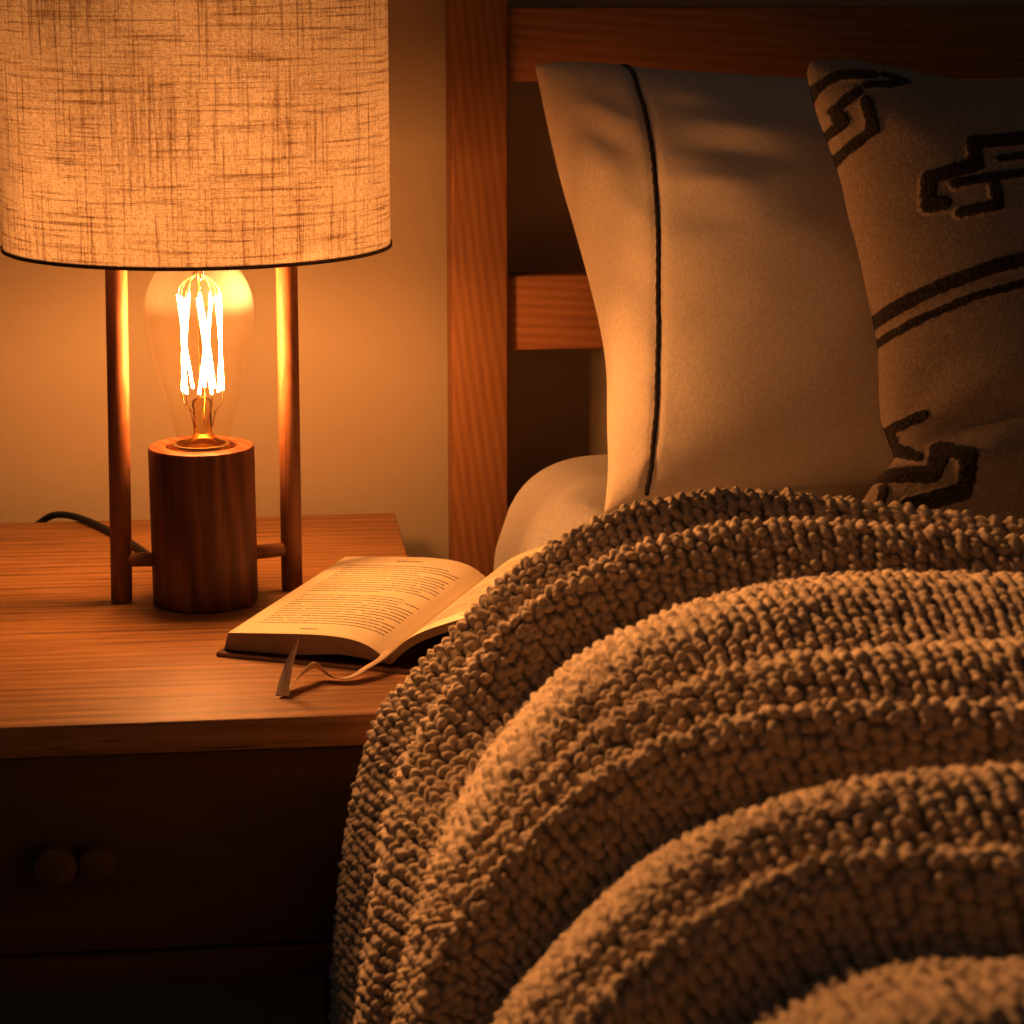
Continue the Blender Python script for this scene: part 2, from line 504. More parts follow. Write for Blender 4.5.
# uprights
LL = [(-.0815, 1.632), (.0370, 1.652)]
TOPS = [(-.0755, 1.634), (.0384, 1.652)]
for (x, y), (xt, yt) in zip(LL, TOPS):
    bm = bmesh.new()
    tube(bm, [(x, y, TZ + .0002), (x, y, TZ + .0015), (x + (xt - x) * .5, y + (yt - y) * .5, .70), (xt, yt, .86), (xt, yt, .862)], [.0066, .0074, .0074, .0074, .0066], 28)
    bm_obj('upright', bm, M['walnut_rod'], lamp, True, 50)
def dirn(a, b): d = Vector((b[0] - a[0], b[1] - a[1], 0)); return d.normalized()
for (x, y) in LL:
    d = dirn((LX, LY), (x, y))
    bm = bmesh.new()
    a = Vector((LX, LY, .580)) + d * (BR - .001); b = Vector((x, y, .580)) - d * .0062
    tube(bm, [a, b], .0049, 20)
    bm_obj('dowel', bm, M['walnut_rod'], lamp, True, 50)
# shade: single linen drum with folded trims and a wire fitter
nth, nz = 193, 40
th = np.linspace(0, 2 * PI, nth); zz = np.linspace(SZ0, SZ1, nz)
TH, ZZ = np.meshgrid(th, zz, indexing='ij')
V = np.stack([SXc + SR * np.cos(TH), SYc + SR * np.sin(TH), ZZ], -1).reshape(-1, 3)
UV = np.stack([TH * SR, ZZ], -1).reshape(-1, 2)
shade = np_obj('lamp_shade', V, grid_faces(nth, nz), M['shade'], lamp, UV)
shade['label'] = 'woven linen drum shade, glowing'
for z0, z1 in ((SZ0 - .0014, SZ0 + .0008), (SZ1 - .001, SZ1 + .0022)):
    bm = bmesh.new()
    seg = 128
    rings = []
    for r, z in ((SR - .0012, z0), (SR + .0012, z0), (SR + .0014, z1), (SR - .0014, z1)):
        rings.append([bm.verts.new((SXc + r * math.cos(2 * PI * i / seg), SYc + r * math.sin(2 * PI * i / seg), z)) for i in range(seg)])
    for a in range(4):
        A, B = rings[a], rings[(a + 1) % 4]
        for i in range(seg):
            bm.faces.new((A[i], A[(i + 1) % seg], B[(i + 1) % seg], B[i]))
    bm_obj('trim', bm, M['trim'], shade, True, 30)['label'] = 'dark rolled hem of the shade'
for (xt, yt) in TOPS:
    bm = bmesh.new()
    d = Vector((xt - SXc, yt - SYc, 0)).normalized()
    tube(bm, [(xt, yt, .8615), (xt + d.x * .02, yt + d.y * .02, .95), (SXc + d.x * (SR - .002), SYc + d.y * (SR - .002), SZ1 - .004)], .0013, 8)
    bm_obj('shade_fitter', bm, M['brass'], shade)
# bulb
bp = [(.0172, BZ - .002), (.0180, BZ + .006), (.0205, BZ + .016), (.0245, BZ + .030), (.0290, BZ + .045), (.0332, BZ + .060), (.0362, BZ + .075), (.0373, BZ + .087), (.0366, BZ + .098), (.0335, BZ + .110), (.0275, BZ + .120), (.018, BZ + .127), (.0085, BZ + .1305), (0, BZ + .1315)]
bq = spline([(r, z) for r, z in bp], 60)
bm = bmesh.new(); lathe(bm, [(max(0, r), z) for r, z in bq[:-1]] + [(0, BZ + .1315)], LX + .0015, LY, 96)
bulb = bm_obj('light_bulb', bm, M['glass'], lamp, True, 80)
bulb['label'] = 'clear teardrop glass bulb'
BX = LX + .0015
bm = bmesh.new()
lathe(bm, [(.0155, BZ - .0025), (.0140, BZ + .002), (.0080, BZ + .005), (.0062, BZ + .009), (.0062, BZ + .024), (.0072, BZ + .027), (.0066, BZ + .031), (.0025, BZ + .0335), (0, BZ + .034)], BX, LY, 40)
lathe(bm, [(0, BZ + .034), (.0013, BZ + .0345), (.0012, BZ + .113), (.0034, BZ + .115), (.0036, BZ + .119), (0, BZ + .1205)], BX, LY, 20)
bm_obj('glass_stem', bm, M['stem_glass'], bulb, True, 60)
F0, F1 = BZ + .0375, BZ + .103
NF = 10
for i in range(NF):
    bm = bmesh.new()
    a0 = 2 * PI * (i + .3) / NF
    a1 = a0 + (.75 if i % 2 else -.55)
    r0 = .0125 if i % 2 else .0145
    r1 = .0148 if i % 2 else .0125
    pts = [(BX + (r0 + (r1 - r0) * t) * math.cos(a0 + (a1 - a0) * t), LY + (r0 + (r1 - r0) * t) * math.sin(a0 + (a1 - a0) * t), F0 + (F1 - F0) * t) for t in np.linspace(0, 1, 7)]
    tube(bm, pts, .00092, 8)
    bm_obj('filament', bm, M['filament'], bulb)['label'] = 'white-hot filament rod'
for i in range(NF):
    bm = bmesh.new()
    a0 = 2 * PI * (i + .3) / NF
    a1 = a0 + (.75 if i % 2 else -.55)
    r0 = .0125 if i % 2 else .0145
    r1 = .0148 if i % 2 else .0125
    c0, s0, c1, s1 = math.cos(a0), math.sin(a0), math.cos(a1), math.sin(a1)
    tube(bm, [(BX + r1 * c1, LY + r1 * s1, F1 + .0004), (BX + r1 * c1 * .95, LY + r1 * s1 * .95, F1 + .005), (BX + .009 * c1, LY + .009 * s1, F1 + .0105), (BX + .0034 * c1, LY + .0034 * s1, BZ + .117)], .00042, 6)
    bm_obj('support_wire', bm, M['brass'], bulb)
    if i % 2 == 0:
        bm = bmesh.new()
        tube(bm, [(BX + r0 * c0, LY + r0 * s0, F0 - .0004), (BX + r0 * c0 * .98, LY + r0 * s0 * .98, F0 - .008), (BX + .0085 * c0, LY + .0085 * s0, BZ + .022), (BX + .0064 * c0, LY + .0064 * s0, BZ + .012)], .00045, 6)
        bm_obj('support_wire', bm, M['brass'], bulb)
# cord
cp = spline([(LX - .012, LY + BR - .002, TZ + .006), (LX - .03, LY + .085, TZ + .0032), (-.085, 1.80, TZ + .0032), (-.118, 1.868, TZ + .0033), (-.142, 1.893, TZ + .003), (-.158, 1.903, TZ - .006), (-.172, 1.908, TZ - .022), (-.215, 1.910, .485), (-.275, 1.912, .40), (-.30, 1.913, .25), (-.30, 1.914, .05)], 90)
bm = bmesh.new(); tube(bm, [tuple(p) for p in cp], .0028, 12)
bm_obj('power_cord', bm, M['black'], lamp)['label'] = 'black power cord trailing over the table back'

# ------------------------------------------------------------------ open book
A0 = np.array([.0893, 1.447]); D = np.array([.407, .9134]); W = np.array([-.9134, .407])  # spine foot, along spine, toward left page
PW, PH = .108, .212
book = thing('open_book', (.0893, 1.442, TZ), 'open hardback book with ribbon marker lying between the lamp and the blanket', 'book')
def bpt(w, s, z):       # w: + left page, - right page
    p = A0 + W * w + D * s
    return (p[0], p[1], z)
# heights of page tops and of the cover against |w|
def ztop_left(w):
    return TZ + np.interp(w, [0, .003, .008, .016, .028, .045, .07, .1, .109], [.0055, .0085, .0125, .0160, .0182, .0186, .0172, .0150, .0143])
def zcov_left(w): return TZ + .0026 + 0 * w
def ztop_right(w):
    return TZ + np.interp(w, [0, .004, .010, .020, .033, .045, .055, .08, .115], [.0055, .0115, .0175, .0245, .0305, .0350, .0390, .0500, .0640])
def zcov_right(w): return TZ + np.interp(w, [0, .030, .050, .115], [.0026, .0030, .016, .0575])
def smooth1(f, w):
    k = np.linspace(-.006, .006, 13); return sum(f(np.clip(w + d, 0, .115)) for d in k) / 13.
def half(sign, ztop, zcov, page_mat, nm):
    nw, nsv = 60, 24
    pw = PW if sign > 0 else .092
    w = np.linspace(0, pw, nw); s = np.linspace(.003, PH, nsv)
    Wg, Sg = np.meshgrid(w, s, indexing='ij')
    zt = smooth1(ztop, Wg)
    zt[0, :] = TZ + .0050
    P = A0 + Wg[..., None] * W * sign + Sg[..., None] * D
    V = np.concatenate([P, zt[..., None]], -1).reshape(-1, 3)
    uvu = (1 - Wg / PW) if sign > 0 else Wg / PW
    UV = np.stack([uvu, (Sg - .003) / (PH - .003)], -1).reshape(-1, 2)
    page = np_obj('page', V, grid_faces(nw, nsv, flip=sign > 0), page_mat, book, UV)
    # the block of leaves under the open page: foot, head, fore-edge walls and underside
    zc = np.minimum(zcov(Wg) + .0006 + (.0035 * np.exp(-((Wg - .03) / .022) ** 2)), zt - .0004) if sign > 0 else np.maximum(zcov(Wg) + .0008, zt - .0055 - .002 * np.exp(-Wg / .02))
    zc = np.minimum(zc, zt - .0004)
    n2 = 8
    Vs, Fs, Us = [], [], []
    base = 0
    def wall(top, bot, flip):
        nonlocal base
        T = np.linspace(0, 1, n2)
        G = top[:, None, :] * (1 - T)[None, :, None] + bot[:, None, :] * T[None, :, None]
        m = len(top)
        dep = (T * (1 - T))[None, :, None] * 0
        Vs.append((G + dep).reshape(-1, 3)); Fs.append(grid_faces(m, n2, flip, base)); base += m * n2
        UU, TT = np.meshgrid(np.linspace(0, 1, m), T, indexing='ij')
        thick = np.linalg.norm(top - bot, axis=1)[:, None] * np.ones_like(TT)
        Us.append(np.stack([UU, TT * thick * 100 / 1.4], -1).reshape(-1, 2))
    top = np.concatenate([P, zt[..., None] - .0003], -1)
    bot = np.concatenate([P + (Wg / pw)[..., None] ** 4 * W * sign * .003, zc[..., None]], -1)
    wall(top[:, 0], bot[:, 0], sign < 0); wall(top[:, -1], bot[:, -1], sign > 0); wall(top[-1], bot[-1], sign < 0)
    np_obj('page_block', np.concatenate(Vs), np.concatenate(Fs), M['edges'], book, np.concatenate(Us))
half(1, ztop_left, zcov_left, M['page_left'], 'left')
half(-1, ztop_right, zcov_right, M['page_right'], 'right')
# the case: one bent board sheet with thickness
wl = np.r_[np.linspace(.1135, .006, 14), np.linspace(.004, -.004, 5), np.linspace(-.006, -.0975, 20)]
zl = np.array([zcov_left(w) if w > 0 else smooth1(zcov_right, np.array(-w)) for w in wl], float)
ss = np.linspace(-.0035, PH + .004, 12)
V = []
for side in (0, 1):
    for w, z in zip(wl, zl):
        for s in ss:
            V.append(bpt(w, s, z - (.0024 if side else 0.)))
V = np.array(V); nW, nS = len(wl), len(ss)
Fa = grid_faces(nW, nS, True); Fb = grid_faces(nW, nS, False, nW * nS)
idx = np.arange(nW * nS).reshape(nW, nS)
def strip(a, b): return np.stack([a[:-1], a[1:], b[1:], b[:-1]], -1)
o2 = nW * nS
Fe = np.concatenate([strip(idx[:, 0], idx[:, 0] + o2), strip(idx[:, -1] + o2, idx[:, -1]), strip(idx[0] + o2, idx[0]), strip(idx[-1], idx[-1] + o2)])
cov = np_obj('cover', V, np.concatenate([Fa, Fb, Fe]), M['cover'], book)
cov['label'] = 'dark maroon hardback case'
cov.data.materials.append(M['cover_edge'])
nf = len(Fa) + len(Fb)
for p in cov.data.polygons:
    p.use_smooth = False
    if p.index >= nf: p.material_index = 1
# ribbon marker: from the spine foot it loops left over the table, folds and stands its cut end up
def ribbon(pts, wid, nrm):
    C = spline(pts, 60); Wd = spline(nrm, 60)
    Wd /= np.linalg.norm(Wd, axis=1)[:, None]
    V = np.stack([C - Wd * wid / 2, C, C + Wd * wid / 2], 1).reshape(-1, 3)
    return V, grid_faces(60, 3)
ra, fa = ribbon([(.0935, 1.458, .5600), (.0870, 1.4445, .5585), (.0770, 1.4335, .5560), (.0665, 1.4245, .5530), (.0560, 1.4265, .5528), (.0470, 1.4325, .5585), (.0420, 1.4270, .5600), (.0345, 1.4170, .5570), (.0270, 1.4030, .5525), (.0242, 1.3965, .5509)],
                .0085, [(1, .5, .1), (.9, .2, .2), (.55, -.8, .25), (.25, -.95, .2), (.1, -.95, .3), (.05, -.8, .6), (.25, -.6, .75), (.45, -.45, .75), (.6, -.4, .65), (.8, -.3, .4)])
rb, fb = ribbon([(.0240, 1.3968, .5512), (.0255, 1.4020, .5580), (.0280, 1.4070, .5655), (.0310, 1.4090, .5735), (.0350, 1.4095, .5835)],
                .0085, [(.95, -.3, .0), (.9, -.3, -.1), (.88, -.3, -.2), (.85, -.3, -.25), (.8, -.3, -.3)])
tw = np.linspace(1, 0, 60)[:, None] ** .6
rb3 = rb.reshape(60, 3, 3); rb3[:, 0] = rb3[:, 1] + (rb3[:, 0] - rb3[:, 1]) * tw; rb3[:, 2] = rb3[:, 1] + (rb3[:, 2] - rb3[:, 1]) * tw
rb = rb3.reshape(-1, 3)
rV = np.concatenate([ra, rb]); rF = np.concatenate([fa, fb + len(ra)])
rib = np_obj('ribbon_marker', rV, rF, M['ribbon'], book)
rib['label'] = 'pale tan ribbon marker, end curled up'
md = rib.modifiers.new('thick', 'SOLIDIFY'); md.thickness = .0005; md.offset = 0

# ------------------------------------------------------------------ bed
bed = thing('bed_frame', (.79, 1.86, 0), 'orange brown wooden bed frame with open rail headboard', 'bed')
BX0, BX1 = .1705, .2145
for x0 in (BX0, 1.40):
    bm = bmesh.new(); box(bm, x0, x0 + BX1 - BX0, 1.85, 1.897, 0, 1.12, .002, 3)
    bm_obj('headboard_post', bm, M['pine_post'], bed)
for z0, z1 in ((.893, .949), (.684, .743), (.40, .46)):
    bm = bmesh.new(); box(bm, BX1 - .001, 1.401, 1.858, 1.884, z0, z1, .002, 3)
    bm_obj('headboard_rail', bm, M['pine_rail'], bed)
bm = bmesh.new(); box(bm, BX0 + .012, BX0 + .036, -.15, 1.851, .28, .38, .003)
bm_obj('side_rail', bm, M['pine_rail'], bed)
bm = bmesh.new(); box(bm, 1.408, 1.432, -.15, 1.851, .28, .38, .003)
bm_obj('side_rail', bm, M['pine_rail'], bed)
bm = bmesh.new(); box(bm, BX0 + .037, 1.407, -.12, 1.845, .34, .3815, .003)
bm_obj('slat_base', bm, M['pine_rail'], bed)
for x in (BX0 + .024, 1.42):
    bm = bmesh.new(); tube(bm, [(x, -.12, 0), (x, -.12, .281)], .022, 16); bm_obj('foot_leg', bm, M['pine_post'], bed)

# mattress under its fitted sheet: superellipse cross-section, soft corners
def mattress():
    x0, x1, y0, y1, z0, z1 = .2045, 1.40, -.12, 1.842, .3825, .6145
    nx, ny = 220, 240
    # closed surface as a squared sphere: top sheet grid wrapped over the sides
    L = .22
    us = np.r_[np.linspace(-L, 0, 26)[:-1], np.linspace(0, x1 - x0, nx), np.linspace(x1 - x0, x1 - x0 + L, 26)[1:]]
    vs = np.r_[np.linspace(-L, 0, 26)[:-1], np.linspace(0, y1 - y0, ny), np.linspace(y1 - y0, y1 - y0 + L, 26)[1:]]
    U, Vv = np.meshgrid(us, vs, indexing='ij')
    def wrap(t, Lx, R):
        a = np.clip(t, 0, Lx); over = np.maximum(-t, 0) + np.maximum(t - Lx, 0)
        return a, over
    a, ox = wrap(U, x1 - x0, 0); b, oy = wrap(Vv, y1 - y0, 0)
    R = .065
    def edge(d):     # distance in from the side -> drop of a rounded shoulder
        t = np.clip(1 - d / R, 0, 1)
        return R * (1 - np.sqrt(np.maximum(1 - t ** 2.1, 0)))
    dz = edge(np.minimum(a, x1 - x0 - a)) + edge(np.minimum(b, y1 - y0 - b))
    Z = z1 - dz - np.maximum(ox, oy)
    X = x0 + a; Y = y0 + b
    bulge = .004 * np.sin(np.clip((z1 - Z) / .24, 0, 1) * PI)
    X += np.where(a <= 0, -bulge, 0) + np.where(a >= x1 - x0, bulge, 0)
    Y += np.where(b <= 0, -bulge, 0)
    Z = np.maximum(Z, z0)
    Z += wobble(X, Y, (9, 23, 41), .0016, 5) * (Z > z0 + .05)
    wr = np.exp(-((X - .26) / .05) ** 2) * np.sin(Y * 55 + X * 60 + 2 * np.sin(Y * 13)) * .0011
    Z += wr * (Z > z0 + .1)
    # the sheet gives way where the open book leans on its edge
    rw = -((X - A0[0]) * W[0] + (Y - A0[1]) * W[1]); rs = (X - A0[0]) * D[0] + (Y - A0[1]) * D[1]
    out = np.hypot(np.maximum(np.maximum(rw - .100, -rw), 0), np.maximum(np.maximum(rs - PH - .006, -.006 - rs), 0))
    lim = smooth1(zcov_right, np.clip(rw, 0, .1)) - .0024 - .004 + out * .55 + out ** 2 * 12
    Z = np.where(Z > .45, np.minimum(Z, np.maximum(lim, .45)), Z)
    # and under the weight of the pillow
    px = np.clip((X - .225) / .05, 0, 1); py = np.clip((1.715 - Y) / .07, 0, 1)
    Z -= .022 * px * px * (3 - 2 * px) * py * py * (3 - 2 * py) * (Z > .5) * (X < 1.3) * (Y > 1.0)
    V = np.stack([X, Y, Z], -1).reshape(-1, 3)
    return V, grid_faces(len(us), len(vs))
V, F = mattress()
o = np_obj('mattress', V, F, M['sheet'])
o['label'] = 'mattress in a white fitted sheet on the wooden bed'; o['category'] = 'mattress'

# ------------------------------------------------------------------ pillows
def pillow_surface(left, top, right, bottom, y0, z0, lean, thick, n=260, pw=2.3, back=.6, disp=None, topcorner=1.):
    """Coons patch between four outline curves on a leaning plane, puffed out to both sides"""
    lf = resample(left, n); tp = resample(top, n); rt = resample(right, n); bt = resample(bottom, n)
    u = np.linspace(0, 1, n)[:, None]; v = np.linspace(0, 1, n)[None, :]
    def coons(k):
        L, T, R, B = lf[:, k][None, :], tp[:, k][:, None], rt[:, k][None, :], bt[:, k][:, None]
        S = (1 - u) * L + u * R + (1 - v) * B + v * T
        return S - ((1 - u) * (1 - v) * lf[0, k] + u * (1 - v) * rt[0, k] + (1 - u) * v * lf[-1, k] + u * v * rt[-1, k])
    X, H = coons(0), coons(1)
    pu = np.abs(2 * u - 1); pv = np.abs(2 * v - 1)
    puff = np.sqrt(np.maximum((1 - pu ** pw) * (1 - pv ** pw), 0))
    up = np.array([0, lean, 1.]); up /= np.linalg.norm(up)
    nr = np.array([0, -1., lean]); nr /= np.linalg.norm(nr)
    base = np.array([0, y0, z0]) + X[..., None] * np.array([1., 0, 0]) + H[..., None] * up
    d = thick * puff
    if disp is not None: d = d + disp(u, v, X, H) * np.minimum(1, puff * 2.5)
    front = base + d[..., None] * nr
    rear = base - (back * thick * puff)[..., None] * nr
    return X, H, front, rear, nr, puff

def pillow_mesh(front, rear):
    n = front.shape[0]
    V = np.concatenate([front.reshape(-1, 3), rear.reshape(-1, 3)])
    F = np.concatenate([grid_faces(n, n), grid_faces(n, n, True, n * n)])
    return V, F

pl_left = spline([(.2568, -.013), (.2616, .0197), (.2632, .0566), (.265, .0939), (.2616, .1318), (.2518, .1855), (.2404, .2399), (.2323, .2912), (.2271, .3302)], 80)
pl_top = spline([(.2271, .3302), (.2458, .3317), (.2755, .3283), (.3051, .3225), (.3499, .3166), (.3949, .3115), (.4327, .3088), (.52, .306), (.62, .309), (.72, .317)], 80)
pl_right = spline([(.705, -.006), (.695, .05), (.695, .15), (.70, .24), (.72, .317)], 40)
pl_bot = spline([(.2568, -.013), (.33, -.006), (.46, .004), (.60, .002), (.705, -.006)], 40)
def gauss_ridge(X, H, p, q, w, a):
    """a soft crease or ridge along the segment p-q"""
    p = np.array(p); q = np.array(q); d = q - p; L2 = d @ d
    t = np.clip(((X - p[0]) * d[0] + (H - p[1]) * d[1]) / L2, 0, 1)
    r2 = (X - p[0] - t * d[0]) ** 2 + (H - p[1] - t * d[1]) ** 2
    return a * np.exp(-r2 / w ** 2) * np.sin(PI * t) ** 1.3
def disp_p(u, v, X, H):
    o = wobble(X, H, (28, 60, 110), .0022, 11)
    for p, q, w, a in [((.30, .255), (.42, .225), .010, .0035), ((.30, .235), (.40, .205), .009, -.003), ((.29, .21), (.37, .19), .009, .003),
                       ((.24, .30), (.29, .25), .008, .0035), ((.245, .28), (.29, .225), .007, -.003), ((.26, .22), (.295, .17), .008, .003), ((.265, .17), (.297, .12), .008, -.003),
                       ((.27, .13), (.30, .06), .008, .003), ((.24, .26), (.285, .20), .010, .004), ((.262, .10), (.30, .03), .009, .004), ((.33, .27), (.43, .25), .014, -.003), ((.30, .18), (.36, .165), .010, -.0025), ((.27, .0), (.295, .03), .007, .004),
                       ((.30, .29), (.36, .26), .010, .003), ((.32, .16), (.45, .15), .016, .002), ((.305, .1), (.36, .12), .010, -.002)]:
        o = o + gauss_ridge(X, H, p, q, w, a)
    return o
X, H, fr, rr, nr, puff = pillow_surface(pl_left, pl_top, pl_right, pl_bot, 1.635, .6155, .52, .125, 260, 2.0, .30, disp_p)
# a sewn groove and flange line to the left of the body
seam = spline([(.2845, -.0125), (.2902, .0411), (.2937, .0919), (.2957, .151), (.2964, .2036), (.295, .2571), (.2921, .3096), (.290, .324)], 120)
sx = np.interp(H, seam[:, 1], seam[:, 0])
groove = -.0022 * np.exp(-((X - sx) / .004) ** 2) - .003 * np.clip((sx - X) / .03, 0, 1) * np.minimum(1, puff * 2)
fr = fr + groove[..., None] * nr
V, F = pillow_mesh(fr, rr)
pil = thing('pillow', (.50, 1.72, .61), 'white cotton pillow with dark piping standing against the headboard', 'pillow')
np_obj('pillow_case', V, F, M['cotton'], pil)
# piping laid in the groove
pts = []
for x, h in seam[2:-1]:
    k = np.argmin((X - x) ** 2 + (H - h) ** 2)
    i, j = divmod(k, X.shape[1])
    pts.append(fr[i, j] + nr * .0006)
pts = np.array(pts)
ker = np.ones(7) / 7
ps = np.stack([np.convolve(np.pad(pts[:, k], 3, mode='edge'), ker, 'valid') for k in range(3)], 1)
ps = ps + (np.sin(np.arange(len(ps)) * 2.4) * .0003)[:, None] * np.array([1, 0, 0])
bm = bmesh.new(); tube(bm, [tuple(p) for p in ps], .0017, 10)
bm_obj('piping', bm, M['piping'], pil)['label'] = 'dark charcoal stitched piping'

cu_left = spline([(.4040, .004), (.4094, .0227), (.4221, .0405), (.4331, .0523), (.4300, .0659), (.4263, .0822), (.4275, .121), (.4261, .1408), (.4224, .167), (.4180, .1967), (.4136, .2175), (.4096, .2433), (.404, .2636), (.396, .2903), (.3926, .3089), (.3918, .317), (.3940, .3237)], 140)
cu_top = spline([(.3940, .3237), (.3990, .3259), (.408, .3262), (.4232, .3254), (.4459, .3203), (.472, .3138), (.5053, .3086), (.5429, .3105), (.64, .311), (.74, .320), (.81, .334)], 120)
cu_right = spline([(.815, .004), (.795, .05), (.788, .16), (.795, .26), (.81, .334)], 60)
cu_bot = spline([(.4040, .004), (.49, .006), (.61, .008), (.73, .006), (.815, .004)], 60)
def disp_c(u, v, X, H):
    o = wobble(X, H, (22, 50, 90), .0022, 31)
    for p, q, w, a in [((.432, .053), (.54, .090), .011, -.011), ((.435, .035), (.51, .05), .014, .009), ((.44, .075), (.55, .12), .016, .007), ((.428, .065), (.465, .115), .009, -.003),
                       ((.40, .30), (.49, .24), .016, .003), ((.41, .22), (.49, .20), .012, -.0025)]:
        o = o + gauss_ridge(X, H, p, q, w, a)
    return o
NC = 420
X, H, fr, rr, nr, puff = pillow_surface(cu_left, cu_top, cu_right, cu_bot, 1.485, .6165, .40, .080, NC, 2.4, .20, disp_c)
STROKES = [
 ([(.3882, .2807), (.3928, .3021), (.4079, .3097), (.4306, .3076)], .0036),
 ([(.4184, .2954), (.4047, .2855), (.409, .2756), (.3948, .2675), (.4015, .2517), (.4253, .2666), (.4227, .2871)], .0035),
 ([(.4252, .2996), (.4382, .2985), (.4505, .3008), (.4388, .3075)], .0031),
 ([(.5348, .2518), (.4846, .25), (.4843, .2338), (.4551, .2283), (.4544, .2106), (.4624, .2105)], .0045),
 ([(.4697, .2224), (.4939, .2247), (.5329, .2275)], .0031),
 ([(.4938, .223), (.4947, .2053), (.4724, .203)], .0037),
 ([(.4997, .2369), (.5339, .2404)], .0025),
 ([(.39, .123), (.4045, .1303), (.421, .142), (.4439, .1518), (.4764, .1614), (.5122, .1692), (.5742, .1785), (.68, .178), (.82, .155)], .0043),
 ([(.39, .112), (.4069, .1193), (.42, .1269), (.4428, .1359), (.4753, .1465), (.511, .1532), (.5729, .1625), (.68, .1615), (.82, .139)], .0026),
 ([(.4444, .0749), (.4284, .0698), (.4299, .0596), (.442, .0498)], .0034),
 ([(.4209, .0304), (.418, .017)], .0028),
 ([(.4206, .0405), (.4481, .0361), (.455, .0527), (.4681, .0467), (.4684, .0239), (.435, .0184)], .0050),
 # the same fret turned over on the part beyond the picture
 ([(.66, .2525), (.7116, .2507), (.7116, .2342), (.742, .2286), (.742, .2106)], .004),
 ([(.74, .0353), (.712, .0308), (.705, .0478), (.692, .0416), (.692, .0182)], .0047),
]
mask = np.zeros_like(X)
for P, hw in STROKES:
    dmin = np.full_like(X, 9.)
    for p, q in zip(P, P[1:]):
        p = np.array(p); q = np.array(q); d = q - p
        t = np.clip(((X - p[0]) * d[0] + (H - p[1]) * d[1]) / (d @ d), 0, 1)
        dmin = np.minimum(dmin, np.hypot(X - p[0] - t * d[0], H - p[1] - t * d[1]))
    mask = np.maximum(mask, np.clip((hw * 1.12 + wobble(X, H, (900, 1700), .0006, 51) - dmin) / .0018 * .5 + .5, 0, 1))
fr = fr + (mask * .0022)[..., None] * nr
fr[..., 0] -= .004; rr[..., 0] -= .004
V, F = pillow_mesh(fr, rr)
cu = np_obj('throw_cushion', V, F, M['cushion'], None, None, {'motif': np.r_[mask.ravel(), 0 * mask.ravel()]})
cu['label'] = 'greige woven cushion with dark tufted fret motifs and stripes leaning on the white pillow'; cu['category'] = 'cushion'

